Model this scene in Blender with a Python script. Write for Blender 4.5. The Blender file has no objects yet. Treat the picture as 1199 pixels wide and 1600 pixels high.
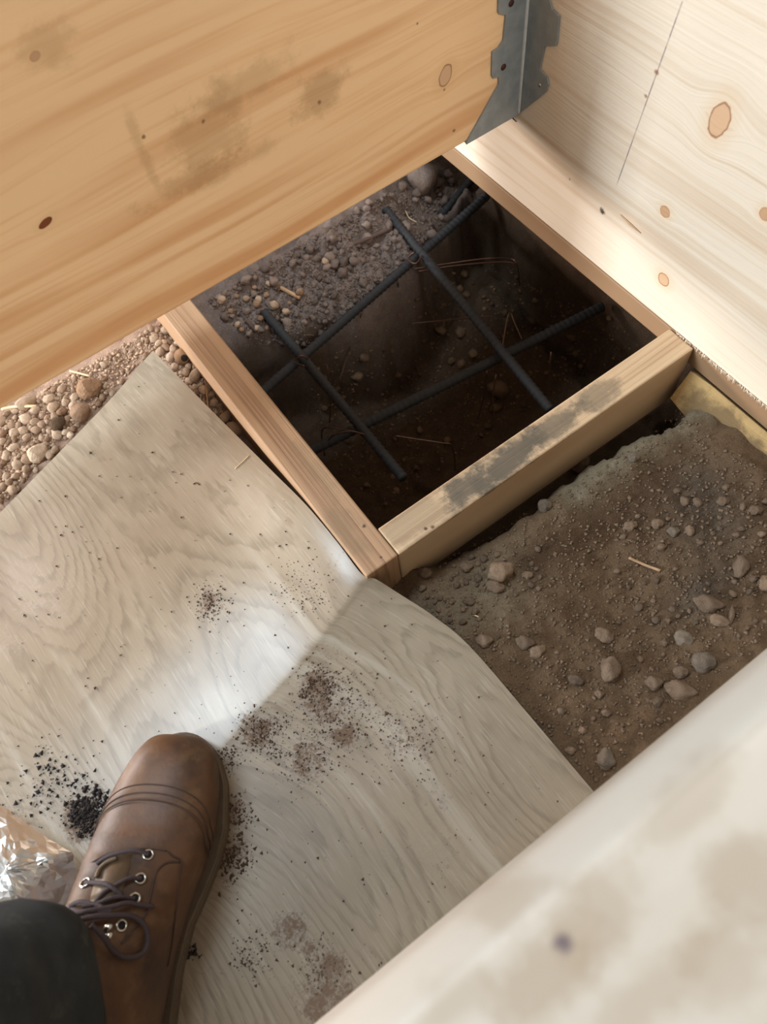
import bpy, bmesh, math, random
from mathutils import Vector, Matrix, noise
from mathutils.bvhtree import BVHTree

C = bpy.context.scene.collection
S = bpy.context.scene
R = random.Random(7)

# ------------------------------------------------------------------ camera, world, lights, exposure
H = 0.70
CAM = Vector((0, 0, H))
ROT = Matrix(((0.80903116, 0.55099161, -0.20463831),
              (-0.58228527, 0.70390759, -0.40676524),
              (-0.08007777, 0.44824363, 0.89031747)))
FPX = 1210.0
cd = bpy.data.cameras.new('camera')
cd.sensor_fit = 'VERTICAL'; cd.sensor_height = 36.0; cd.lens = 36.0 * FPX / 1600.0
cd.clip_start = 0.01
cd.dof.use_dof = True; cd.dof.focus_distance = 0.85; cd.dof.aperture_fstop = 6.0
cam = bpy.data.objects.new('camera', cd); C.objects.link(cam)
cam.matrix_world = Matrix.Translation(CAM) @ ROT.to_4x4()
S.camera = cam

S.view_settings.view_transform = 'Standard'
S.view_settings.look = 'None'
S.view_settings.gamma = 1.0
S.view_settings.use_curve_mapping = False
S.view_settings.exposure = 0.0

w = bpy.data.worlds.new('world'); S.world = w; w.use_nodes = True
w.node_tree.nodes['Background'].inputs[0].default_value = (1.0, 0.90, 0.79, 1)
w.node_tree.nodes['Background'].inputs[1].default_value = 0.34


def area(name, loc, target, sx, sy, power, col):
    l = bpy.data.lights.new(name, 'AREA'); l.shape = 'RECTANGLE'; l.size = sx; l.size_y = sy
    l.energy = power; l.color = col
    o = bpy.data.objects.new(name, l); C.objects.link(o); o.location = loc
    o.rotation_euler = (Vector(target) - Vector(loc)).to_track_quat('-Z', 'Y').to_euler()
    return o


area('roof_opening_light', (-0.30, 1.16, 2.2), (-0.30, 1.16, 0), 1.25, 0.5, 41, (0.72, 0.87, 1.0))
area('window_slit_light', (-3.0, 1.02, 0.95), (0.5, 0.45, 0.2), 0.25, 0.9, 135, (0.80, 0.90, 1.0))
area('low_daylight_light', (-1.1, 2.1, 0.34), (0.0, 0.7, -0.08), 0.5, 0.25, 56, (1.0, 0.91, 0.87))
area('near_fill_light', (0.4, -2.2, 2.4), (0.1, 0.0, 0.44), 0.9, 0.9, 46, (1.0, 0.96, 0.91))  # added fill behind the camera, brightens the left beam face and near beam


# ------------------------------------------------------------------ helpers
def ray(px, py):
    return (ROT @ Vector(((px - 600) / FPX, -(py - 800) / FPX, -1.0)))


def at(px, py, z):                      # a photo pixel carried onto a horizontal plane
    r = ray(px, py); t = (z - H) / r.z
    return CAM + r * t


def atp(px, py, ax, val):               # the same onto a plane x = val or y = val
    r = ray(px, py); t = (val - CAM[ax]) / r[ax]
    return CAM + r * t


def mesh(name, vs, fs, mat=None, smooth=False):
    me = bpy.data.meshes.new(name)
    me.from_pydata([tuple(v) for v in vs], [], fs); me.update()
    if mat: me.materials.append(mat)
    if smooth:
        me.polygons.foreach_set('use_smooth', [True] * len(me.polygons))
    return me


def obj(name, me, parent=None, label=None, cat=None, group=None, kind=None):
    o = bpy.data.objects.new(name, me); C.objects.link(o)
    if parent: o.parent = parent
    if label: o['label'] = label
    if cat: o['category'] = cat
    if group: o['group'] = group
    if kind: o['kind'] = kind
    return o


def empty(name, loc, label, cat, group=None):
    o = obj(name, None, None, label, cat, group); o.location = loc; o.empty_display_size = 0.05
    bpy.context.view_layer.update()
    return o


def child(name, me, parent, **k):       # mesh given in world coordinates, parent only translated
    me.transform(Matrix.Translation(-Vector(parent.location)))
    return obj(name, me, parent, **k)


def box(name, p0, p1, mat, bev=0.002, seg=2, jit=0.0):
    bm = bmesh.new(); bmesh.ops.create_cube(bm, size=1)
    p0, p1 = Vector(p0), Vector(p1)
    for v in bm.verts:
        v.co = Vector((p0[i] + (v.co[i] + .5) * (p1[i] - p0[i]) for i in range(3)))
    if bev: bmesh.ops.bevel(bm, geom=bm.edges[:], offset=bev, segments=seg, affect='EDGES', profile=.5)
    me = bpy.data.meshes.new(name); bm.to_mesh(me); bm.free()
    if mat: me.materials.append(mat)
    return me


def tube_geo(pts, rad, n=8, cap=True):
    pts = [Vector(p) for p in pts]; vs, fs = [], []
    up = Vector((0, 0, 1)); prev = None
    for i, p in enumerate(pts):
        d = (pts[min(i + 1, len(pts) - 1)] - pts[max(i - 1, 0)]).normalized()
        if prev is None:
            a = d.cross(up)
            if a.length < 1e-3: a = d.cross(Vector((1, 0, 0)))
            a.normalize()
        else:
            a = (prev - d * prev.dot(d)).normalized()
        prev = a; b = d.cross(a)
        r = rad[i] if isinstance(rad, (list, tuple)) else rad
        for k in range(n):
            t = 2 * math.pi * k / n
            vs.append(p + a * (r * math.cos(t)) + b * (r * math.sin(t)))
    for i in range(len(pts) - 1):
        for k in range(n):
            k2 = (k + 1) % n
            fs.append((i * n + k, i * n + k2, (i + 1) * n + k2, (i + 1) * n + k))
    if cap:
        fs.append(tuple(range(n - 1, -1, -1))); m = (len(pts) - 1) * n
        fs.append(tuple(m + k for k in range(n)))
    return vs, fs


def tube(name, pts, rad, mat, n=8):
    vs, fs = tube_geo(pts, rad, n)
    return mesh(name, vs, fs, mat, True)


def smooth_path(pts, k=6):              # Catmull-Rom
    P = [Vector(p) for p in pts]; out = []
    for i in range(len(P) - 1):
        a, b, c, d = P[max(i - 1, 0)], P[i], P[i + 1], P[min(i + 2, len(P) - 1)]
        for j in range(k):
            t = j / k
            out.append(.5 * ((2 * b) + (c - a) * t + (2 * a - 5 * b + 4 * c - d) * t * t + (3 * b - a - 3 * c + d) * t ** 3))
    out.append(P[-1])
    return out


def ext(name, poly, fn, th, mat, bev=0.0):   # polygon (2D) -> plate; fn(u, v, w) gives the 3D point
    bm = bmesh.new()
    a = [bm.verts.new(fn(u, v, 0)) for u, v in poly]; b = [bm.verts.new(fn(u, v, th)) for u, v in poly]
    n = len(poly)
    bm.faces.new(a); bm.faces.new(b[::-1])
    for i in range(n): bm.faces.new((a[i], b[i], b[(i + 1) % n], a[(i + 1) % n]))
    bmesh.ops.recalc_face_normals(bm, faces=bm.faces[:])
    me = bpy.data.meshes.new(name); bm.to_mesh(me); bm.free(); me.materials.append(mat)
    return me


def lerp_tab(tab, x):
    if x <= tab[0][0]: return tab[0][1]
    for (x0, y0), (x1, y1) in zip(tab, tab[1:]):
        if x <= x1: return y0 + (y1 - y0) * (x - x0) / (x1 - x0)
    return tab[-1][1]


def sstep(a, b, x):
    t = min(1, max(0, (x - a) / (b - a))); return t * t * (3 - 2 * t)


def nz(x, y, z=0.0): return noise.noise(Vector((x, y, z)))
def fbm(x, y, z=0.0, o=4):
    s, a = 0, 1
    for i in range(o):
        s += a * nz(x, y, z + i * 7.3); x *= 2.1; y *= 2.1; a *= .5
    return s


# ------------------------------------------------------------------ materials
class NT:
    def __init__(s, name):
        s.mat = bpy.data.materials.new(name); s.mat.use_nodes = True
        s.t = s.mat.node_tree; s.b = s.t.nodes['Principled BSDF']
        s.co = s.t.nodes.new('ShaderNodeTexCoord')
    def n(s, typ, **kw):
        x = s.t.nodes.new('ShaderNode' + typ)
        for k, v in kw.items(): setattr(x, k, v)
        return x
    def put(s, sock, v):
        if hasattr(v, 'links') or isinstance(v, bpy.types.NodeSocket): s.t.links.new(v, sock)
        else: sock.default_value = v
    def m(s, op, a, b=0.0, c=0.0):
        x = s.n('Math', operation=op)
        s.put(x.inputs[0], a); s.put(x.inputs[1], b); s.put(x.inputs[2], c)
        return x.outputs[0]
    def xyz(s, src):
        x = s.n('SeparateXYZ'); s.put(x.inputs[0], src); return x.outputs
    def vec(s, a, b, c):
        x = s.n('CombineXYZ')
        for i, v in enumerate((a, b, c)): s.put(x.inputs[i], v)
        return x.outputs[0]
    def noise(s, v, scale, detail=3, rough=.5, dist=0):
        x = s.n('TexNoise'); s.put(x.inputs['Vector'], v); x.inputs['Scale'].default_value = scale
        x.inputs['Detail'].default_value = detail; x.inputs['Roughness'].default_value = rough
        x.inputs['Distortion'].default_value = dist
        return x.outputs['Fac']
    def ramp(s, f, stops, interp='LINEAR'):
        x = s.n('ValToRGB'); r = x.color_ramp; r.interpolation = interp
        while len(r.elements) < len(stops): r.elements.new(.5)
        for e, (p, c) in zip(r.elements, stops):
            e.position = p; e.color = (c, c, c, 1) if isinstance(c, (int, float)) else (*c, 1)
        s.put(x.inputs[0], f); return x.outputs[0]
    def mix(s, f, a, b, typ='MIX'):
        x = s.n('Mix', data_type='RGBA', blend_type=typ)
        s.put(x.inputs[0], f)
        for k, v in ((6, a), (7, b)):
            if isinstance(v, (tuple, list)) and len(v) == 3: v = (*v, 1)
            s.put(x.inputs[k], v)
        return x.outputs[2]
    def map(s, f, a, b, c=0.0, d=1.0):
        x = s.n('MapRange', interpolation_type='SMOOTHSTEP'); s.put(x.inputs[0], f)
        for i, v in enumerate((a, b, c, d)): s.put(x.inputs[i + 1], v)
        return x.outputs[0]
    def bump(s, h, strength, dist):
        x = s.n('Bump'); x.inputs['Strength'].default_value = strength; x.inputs['Distance'].default_value = dist
        s.put(x.inputs['Height'], h); s.t.links.new(x.outputs[0], s.b.inputs['Normal'])
    def done(s, col, rough=.6, metal=0.0, spec=None):
        s.put(s.b.inputs['Base Color'], (*col, 1) if isinstance(col, tuple) and len(col) == 3 else col)
        s.put(s.b.inputs['Roughness'], rough); s.put(s.b.inputs['Metallic'], metal)
        if spec is not None: s.b.inputs['Specular IOR Level'].default_value = spec
        return s.mat


def srgb(*c):
    return tuple(((v / 255) / 12.92 if v / 255 <= .04045 else ((v / 255 + .055) / 1.055) ** 2.4) for v in c)


def wood(name, light, dark, along, across, knots=(), lines=55, contrast=.55, rough=.55, stains=(), pencil=None,
         spots=(), stain_col=srgb(120, 105, 85), wobble=.010, bumpy=.15, seed=0.0, stain_edge=(.30, .66), stain_top=False):
    """planed timber; along / across are axis indices in object space; knots = (u, v, ru, rv, tilt, kind)"""
    t = NT(name); X = t.xyz(t.co.outputs['Object'])
    third = 3 - along - across
    u, v, q = X[along], X[across], X[third]
    big = t.noise(t.vec(t.m('MULTIPLY', u, 1.6), t.m('MULTIPLY', v, 6.0), t.m('ADD', q, seed)), 1.0, 2)
    vv = t.m('ADD', v, t.m('MULTIPLY', t.m('SUBTRACT', big, .5), wobble * 4))
    kmask = None
    for (ku, kv, ru, rv, tilt, kind) in knots:
        du, dv = t.m('SUBTRACT', u, ku), t.m('SUBTRACT', v, kv)
        ct, st = math.cos(tilt), math.sin(tilt)
        a = t.m('DIVIDE', t.m('ADD', t.m('MULTIPLY', du, ct), t.m('MULTIPLY', dv, st)), ru)
        b = t.m('DIVIDE', t.m('SUBTRACT', t.m('MULTIPLY', dv, ct), t.m('MULTIPLY', du, st)), rv)
        d = t.m('SQRT', t.m('ADD', t.m('MULTIPLY', a, a), t.m('MULTIPLY', b, b)))
        fall = t.m('POWER', 2.718, t.m('MULTIPLY', t.m('MULTIPLY', d, d), -.18))
        # the fibres bow around the knot
        vv = t.m('ADD', vv, t.m('MULTIPLY', t.m('MULTIPLY', fall, t.m('SIGN', dv)), -rv * 1.0))
        kmask = (kmask or []) + [(d, kind)]
    G = t.vec(t.m('MULTIPLY', u, 1.1), t.m('MULTIPLY', vv, float(lines)), t.m('ADD', t.m('MULTIPLY', q, 8.0), seed))
    g1 = t.noise(G, 1.0, 2, .55)
    G2 = t.vec(t.m('MULTIPLY', u, 5.0), t.m('MULTIPLY', vv, lines * 5.0), t.m('ADD', t.m('MULTIPLY', q, 20.0), seed))
    g2 = t.noise(G2, 1.0, 2, .6)
    f = t.map(g1, .50, .68)
    col = t.mix(t.m('MULTIPLY', f, contrast), light, dark)
    col = t.mix(t.m('MULTIPLY', t.map(g2, .45, .75), contrast * .45), col, dark)
    cl = t.noise(t.vec(t.m('MULTIPLY', u, 4.0), t.m('MULTIPLY', v, 7.0), seed), 1.0, 3)
    col = t.mix(t.m('MULTIPLY', t.map(cl, .45, .75), .25), col, tuple(min(1, c * 1.22) for c in light))
    for (su, sv, ru, rv, amt) in stains:
        du, dv = t.m('DIVIDE', t.m('SUBTRACT', u, su), ru), t.m('DIVIDE', t.m('SUBTRACT', v, sv), rv)
        d = t.m('SQRT', t.m('ADD', t.m('MULTIPLY', du, du), t.m('MULTIPLY', dv, dv)))
        sn = t.noise(t.co.outputs['Object'], 42.0, 6, .72)
        mk = t.map(t.m('SUBTRACT', t.m('ADD', sn, .30), t.m('MULTIPLY', d, .42)), *stain_edge)
        if stain_top: mk = t.m('MULTIPLY', mk, t.map(q, -.006, -.0012))
        col = t.mix(t.m('MULTIPLY', mk, amt), col, stain_col)
    for (su, sv, r_, sc) in spots:
        du, dv = t.m('SUBTRACT', u, su), t.m('SUBTRACT', v, sv)
        d = t.m('SQRT', t.m('ADD', t.m('MULTIPLY', du, du), t.m('MULTIPLY', dv, dv)))
        d = t.m('ADD', d, t.m('MULTIPLY', t.m('SUBTRACT', t.noise(t.co.outputs['Object'], 300.0, 2), .5), r_ * 1.2))
        col = t.mix(t.map(d, r_ * .3, r_ * 1.3, .9, 0.0), col, sc)
    for d, kind in (kmask or []):
        if kind == 'dark': kc, rim, w_ = srgb(120, 62, 30), srgb(88, 45, 24), .8
        elif kind == 'pin': kc, rim, w_ = srgb(190, 150, 114), srgb(178, 134, 98), .8
        else: kc, rim, w_ = srgb(204, 166, 130), srgb(156, 112, 80), .86
        dn = t.m('ADD', d, t.m('MULTIPLY', t.m('SUBTRACT', t.noise(t.co.outputs['Object'], 120.0, 2), .5), .35))
        halo = t.m('MULTIPLY', t.map(dn, 1.0, 2.6, 1.0, 0.0), .3)
        col = t.mix(halo, col, srgb(210, 172, 124))
        col = t.mix(t.map(dn, .98, 1.12, 1.0, 0.0), col, rim)
        col = t.mix(t.map(dn, w_, .97, 1.0, 0.0), col, kc)
    if pencil:
        (u0, v0), (u1, v1), wd = pencil
        L = math.hypot(u1 - u0, v1 - v0); nu, nv = -(v1 - v0) / L, (u1 - u0) / L
        d = t.m('ADD', t.m('MULTIPLY', t.m('SUBTRACT', u, u0), nu), t.m('MULTIPLY', t.m('SUBTRACT', v, v0), nv))
        al = t.m('ADD', t.m('MULTIPLY', t.m('SUBTRACT', u, u0), (u1 - u0) / L), t.m('MULTIPLY', t.m('SUBTRACT', v, v0), (v1 - v0) / L))
        mk = t.map(t.m('ABSOLUTE', d), wd * .5, wd, 1.0, 0.0)
        mk = t.m('MULTIPLY', mk, t.map(al, 0.0, .002))
        mk = t.m('MULTIPLY', mk, t.map(al, L - .02, L, 1.0, 0.0))
        mk = t.m('MULTIPLY', mk, t.map(t.noise(t.co.outputs['Object'], 90, 2), .3, .6, .4, .7))
        col = t.mix(mk, col, srgb(95, 85, 90))
    t.bump(t.m('ADD', g1, t.m('MULTIPLY', g2, .6)), bumpy, .002)
    return t.done(col, rough, 0, .35)


SPR_L, SPR_D = srgb(232, 194, 148), srgb(200, 142, 90)
Y_L, X_R = .58, .547


def fz(px, py):
    p = atp(px, py, 1, Y_L); return p.x, p.z
def fy(px, py):
    p = atp(px, py, 0, X_R); return p.y, p.z


kn = []
for px, py, ru, rv, tl, k in [(697, 118, .0105, .0075, 1.2, 'ring'), (72, 348, .0065, .0030, .3, 'dark'), (55, 88, .004, .003, .3, 'pin')]:
    a = fz(px, py); kn.append((a[0], a[1], ru, rv, tl, k))
st = []
for px, py, ru, rv, am in [(330, 205, .045, .035, .42), (500, 145, .03, .025, .55), (390, 130, .06, .02, .35), (300, 280, .05, .012, .38),
                           (225, 240, .006, .045, .35), (350, 265, .06, .012, .30), (75, 70, .03, .018, .35)]:
    a = fz(px, py); st.append((a[0], a[1], ru, rv, am))
sp = []
for px, py, r_ in [(710, 204, .0022), (695, 140, .0016), (653, 37, .0012), (225, 214, .002), (318, 190, .002), (500, 160, .0022)]:
    a = fz(px, py); sp.append((a[0], a[1], r_, srgb(120, 92, 66)))
M_left = wood('spruce_left_beam', SPR_L, SPR_D, 0, 2, kn, 32, .75, .55, st, None, sp, srgb(168, 130, 90), .016, .15, 0.0)

kn = []
for px, py, ru, rv, tl, k in [(1125, 188, .0095, .0165, .12, 'ring'), (1040, 331, .0062, .0062, 0, 'pin'), (1038, 437, .0075, .0075, 0, 'ring'),
                              (1197, 335, .006, .006, 0, 'pin')]:
    a = fy(px, py); kn.append((a[0], a[1], ru, rv, tl, k))
sp = []
for px, py, r_, c_ in [(942, 330, .0042, srgb(40, 26, 16)), (1027, 113, .0028, srgb(150, 100, 70)), (1010, 150, .0022, srgb(160, 110, 80)), (891, 280, .0014, srgb(120, 80, 50))]:
    a = fy(px, py); sp.append((a[0], a[1], r_, c_))
M_right = wood('spruce_right_beam', srgb(220, 204, 182), srgb(194, 162, 128), 1, 2, kn, 70, .5, .42, [], (fy(1068, 0), fy(962, 296), .0009), sp,
               wobble=.012, bumpy=.25, seed=3.0)
nst = []
for px, py, ru, rv, am in [(860, 1520, .020, .012, .6), (790, 1410, .014, .008, .45), (940, 1440, .018, .012, .5), (1080, 1240, .020, .010, .4), (1170, 1380, .015, .015, .5), (1010, 1560, .03, .01, .4), (700, 1570, .015, .008, .35), (1120, 1500, .02, .012, .4)]:
    p = at(px, py, .44); nst.append((p.x, p.y, ru, rv, am))
p = at(880, 1475, .44)
M_near = wood('spruce_near_beam', srgb(216, 206, 192), srgb(200, 184, 162), 0, 1, [], 18, .35, .45, nst, None, [(p.x, p.y, .0030, srgb(110, 96, 104))], srgb(176, 154, 128), .02, .1, 9.0)
BT = dict(contrast=.55, rough=.6, wobble=.006)
bst = []
for px, py, ru, rv, am in [(790, 722, .05, .015, .8), (735, 760, .03, .015, .75), (865, 668, .04, .013, .65), (930, 622, .03, .012, .5), (660, 812, .04, .02, .3)]:
    p = at(px, py, 0); bst.append((p.x, p.y, ru * 1.25, rv * 1.3, min(1, am * 1.2)))
M_front = wood('batten_front_pine', srgb(192, 164, 130), srgb(154, 120, 88), 0, 1, [], 110, .6, .65, bst, None,
               [(at(666, 826, 0).x, at(666, 826, 0).y, .0022, srgb(60, 40, 26)), (at(677, 823, 0).x, at(677, 823, 0).y, .0022, srgb(90, 66, 44))],
               srgb(92, 82, 68), .004, .3, 5.0, stain_edge=(.30, .60), stain_top=True)
bst = []
for px, py, ru, rv, am in [(500, 740, .012, .05, .4), (540, 830, .016, .04, .45), (420, 620, .01, .05, .25)]:
    p = at(px, py, 0); bst.append((p.y, p.x, rv, ru, am))
M_leftb = wood('batten_left_pine', srgb(166, 132, 100), srgb(122, 88, 62), 1, 0, [], 110, .65, .6, bst, None,
               [(at(570, 822, 0).y, at(570, 822, 0).x, .0022, srgb(50, 34, 22)), (at(596, 871, 0).y, at(596, 871, 0).x, .0014, srgb(60, 44, 30))],
               srgb(120, 100, 74), .004, .3, 8.0)
M_rightb = wood('batten_right_pine', srgb(140, 110, 80), srgb(108, 78, 54), 1, 0, [], 90, .5, .65, [], None, [], wobble=.004, seed=12.0)
M_plank = wood('weathered_plank', srgb(190, 156, 104), srgb(120, 88, 52), 1, 2, [], 60, .7, .8, [(.2, -.06, .08, .03, .7)], None, [], srgb(84, 66, 46), .02, .5, 15.0)


def soil_material():
    t = NT('bare_soil')
    a = t.n('VertexColor'); a.layer_name = 'soil_colour'
    o = t.co.outputs['Object']
    n1 = t.noise(o, 60, 5, .65); n2 = t.noise(o, 480, 5, .8); n3 = t.noise(o, 14, 4, .6)
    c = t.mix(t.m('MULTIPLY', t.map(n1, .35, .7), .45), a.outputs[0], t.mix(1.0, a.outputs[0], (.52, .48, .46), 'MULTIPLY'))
    c = t.mix(t.m('MULTIPLY', t.map(n2, .50, .68), .6), c, t.mix(1.0, a.outputs[0], (1.8, 1.75, 1.7), 'MULTIPLY'))
    c = t.mix(t.m('MULTIPLY', t.map(n2, .48, .30), .65), c, t.mix(1.0, a.outputs[0], (.4, .36, .34), 'MULTIPLY'))
    c = t.mix(t.m('MULTIPLY', t.map(n3, .45, .7), .25), c, t.mix(1.0, a.outputs[0], (.65, .6, .6), 'MULTIPLY'))
    t.bump(t.m('ADD', t.m('MULTIPLY', n1, .6), t.m('MULTIPLY', n2, .6)), 1.0, .005)
    return t.done(c, .95, 0, .15)


def stone_mat(name, c1, c2, rough=.9, scale=1.6):
    t = NT(name); o = t.co.outputs['Object']
    r_ = t.n('ObjectInfo').outputs['Random']
    n1 = t.noise(o, scale, 4, .6); n2 = t.noise(o, scale * 6, 3, .6)
    c = t.mix(r_, c1, c2)
    c = t.mix(t.m('MULTIPLY', t.map(n1, .35, .7), .5), c, t.mix(1.0, c, (.6, .56, .52), 'MULTIPLY'))
    c = t.mix(t.m('MULTIPLY', t.map(n2, .5, .75), .35), c, t.mix(1.0, c, (1.5, 1.45, 1.4), 'MULTIPLY'))
    t.bump(t.m('ADD', n1, t.m('MULTIPLY', n2, .5)), .8, .0035)
    return t.done(c, rough, 0, .12)


def plain(name, c, rough=.6, metal=0.0, scale=80, var=.3, bump=.2, spec=None):
    t = NT(name); o = t.co.outputs['Object']
    n1 = t.noise(o, scale, 4, .6)
    col = t.mix(t.m('MULTIPLY', t.map(n1, .3, .7), var), (*c, 1), tuple(v * .5 for v in c))
    t.bump(n1, bump, .002)
    return t.done(col, rough, metal, spec)


M_soil = soil_material()
M_peb = stone_mat('gravel_stone', srgb(202, 176, 150), srgb(146, 116, 92))
M_stone = stone_mat('soil_stone', srgb(144, 120, 98), srgb(108, 91, 76))
M_stone2 = stone_mat('grey_stone', srgb(134, 119, 102), srgb(112, 99, 86))
M_rock = stone_mat('brown_rock', srgb(150, 118, 90), srgb(128, 100, 78))
M_clod = stone_mat('bank_clod', srgb(144, 126, 114), srgb(104, 90, 82))
M_dark = stone_mat('brown_pit_stone', srgb(126, 102, 78), srgb(88, 70, 54))  # darker brown stone tone, mostly for the pit
M_crumb = plain('soil_crumbs', srgb(84, 60, 42), .95, var=.5)
M_black = plain('black_compost', srgb(44, 36, 34), .95, var=.5)
M_dry = plain('dry_soil_crumbs', srgb(122, 99, 77), .95, var=.6, scale=160)
M_rebar = plain('weathered_steel_bar', srgb(36, 35, 36), .75, .1, 60, .5, .3)
M_wire = plain('rusty_tie_wire', srgb(92, 66, 52), .4, .6, 200, .5, .2)
M_galv = None
t = NT('galvanised_steel'); n1 = t.noise(t.co.outputs['Object'], 60, 3, .5); n2 = t.noise(t.co.outputs['Object'], 500, 2)
M_galv = t.done(t.mix(t.map(n1, .3, .7), srgb(148, 153, 153), srgb(130, 137, 139)), t.map(n2, .3, .7, .42, .56), .25)
M_rib = plain('zinc_fold_highlight', srgb(205, 208, 206), .45, .3, 200, .2, .05)  # paler than the plates: the highlight on the crease is put into the colour
M_rust = plain('rusty_nail', srgb(72, 36, 28), .7, .2)
M_twig = plain('dry_twig', srgb(176, 140, 104), .8, 0, 60, .4)
M_root = plain('dark_root', srgb(84, 66, 58), .85, 0, 60, .4)
M_straw = plain('straw', srgb(222, 196, 150), .7)
M_foil = None
t = NT('silver_foil'); n1 = t.noise(t.co.outputs['Object'], 40, 2)
t.bump(n1, .2, .003); M_foil = t.done(srgb(214, 210, 204), .24, .9)


def leather(name, c1, c2, rough=.5):
    t = NT(name); o = t.co.outputs['Object']
    n1 = t.noise(o, 16, 4, .6); n2 = t.noise(o, 300, 3, .6); n3 = t.noise(o, 60, 4, .6)
    c = t.mix(t.map(n1, .35, .68), c1, c2)
    c = t.mix(t.m('MULTIPLY', t.map(n3, .5, .72), .35), c, srgb(112, 84, 54))
    t.bump(t.m('ADD', t.m('MULTIPLY', n3, .5), t.m('MULTIPLY', n2, .4)), .25, .0015)
    return t.done(c, rough, 0, .4)


M_leather = leather('brown_leather', srgb(86, 56, 33), srgb(50, 33, 23))
M_cap = leather('brown_cap_leather', srgb(90, 58, 31), srgb(50, 33, 22))
M_tongue = leather('tongue_leather', srgb(110, 90, 66), srgb(84, 66, 48))
M_sole = plain('sole_rubber', srgb(92, 76, 58), .7, 0, 120, .4)
M_stitch = plain('stitch_thread', srgb(62, 42, 30), .8)
M_lace = plain('dark_lace', srgb(62, 46, 46), .7, 0, 900, .5, .6)
M_eye = plain('nickel_eyelet', srgb(200, 190, 175), .25, 1.0, 200, .2, .05)
t = NT('dark_trouser_cloth'); o_ = t.co.outputs['Object']
X = t.xyz(o_)
wv = t.noise(o_, 900, 2); n1 = t.noise(o_, 14, 4, .6); n2 = t.noise(o_, 45, 4, .7)
c_ = t.mix(t.map(n1, .35, .65), srgb(54, 56, 56), srgb(40, 42, 43))
c_ = t.mix(t.m('MULTIPLY', t.map(n2, .55, .78), .4), c_, srgb(92, 92, 84))
t.bump(t.m('ADD', t.m('MULTIPLY', n2, .5), t.m('MULTIPLY', wv, .3)), .3, .002)
M_cloth = t.done(c_, .9, 0, .15)

# ------------------------------------------------------------------ ground with the dug pit (structure)
LIP = [(0.10, .735), (.18, .715), (.235, .685), (.30, .66), (.345, .645), (.40, .655), (.45, .665), (.50, .70), (.56, .72), (.62, .73)]


def ground_z(x, y):
    n = fbm(x * 9, y * 9, 1.0, 4); nf = fbm(x * 42, y * 42, 4.0, 4); nq = fbm(x * 150, y * 150, 2.0, 3)
    z = -.055 + .006 * n + .0035 * nf + .0012 * nq
    if x < .16:                                   # gravel strip and bed under the sheet
        k = sstep(.16, .10, x)
        zl = -.064 - .135 * min(.3, max(0, .075 - x)) - .018 * sstep(.62, .5, y) + .003 * n + .003 * nf + .002 * nq
        z += (zl - z) * k
    # shallow hollow in the middle of the bare soil, mound along its edge
    z += -.012 * math.exp(-(((x - .33) / .10) ** 2 + ((y - .13) / .07) ** 2))
    z += .010 * math.exp(-(((y - .225) / .02) ** 2)) * sstep(.2, .3, x) * sstep(.55, .45, x)
    # trench along the front batten
    e = .248 + .010 * fbm(x * 22, 3.3, 0, 3) + .012 * math.exp(-((x - .19) / .04) ** 2) + .03 * sstep(.20, .14, x) - .012 * sstep(.42, .5, x)
    if .10 < x < .62:
        k = sstep(e - .004, e + .012, y) * sstep(.12, .16, x) * sstep(.60, .545, x) * sstep(.80, .70, y)
        z += (-.125 + .006 * nf - z) * k
    # pit
    lip = lerp_tab(LIP, x) + .012 * fbm(x * 18, 9.0, 0, 3)
    k = sstep(.150, .175, x) * sstep(.635, .60, x) * sstep(.285, .31, y)
    k *= 1 - sstep(lip - .035, lip + .004, y + .006 * nf)
    zb = -.285 + .014 * n + .009 * nf + .003 * nq + .05 * math.exp(-(((x - .56) / .08) ** 2))
    z += (zb - z) * k
    # the far bank of loose clods
    b = sstep(lip - .02, lip + .01, y) * sstep(.13, .19, x) * sstep(.98, .9, y)
    zk = -.118 + .28 * min(.12, max(0, y - lip)) + .016 * fbm(x * 30, y * 30, 8, 4) + .006 * nq + .004 * abs(nf) \
        - .05 * math.exp(-(((x - .33) / .05) ** 2 + ((y - .815) / .03) ** 2)) - .03 * sstep(.45, .6, x)
    z += (zk - z) * b
    return z


DARK_SOIL, SOIL, GREY, BANK, GRAV, SEAM = srgb(70, 58, 46), srgb(124, 100, 76), srgb(150, 139, 116), srgb(138, 124, 116), srgb(184, 154, 132), srgb(96, 74, 56)


def mixc(a, b, k): return tuple(p + (q - p) * k for p, q in zip(a, b))


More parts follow.
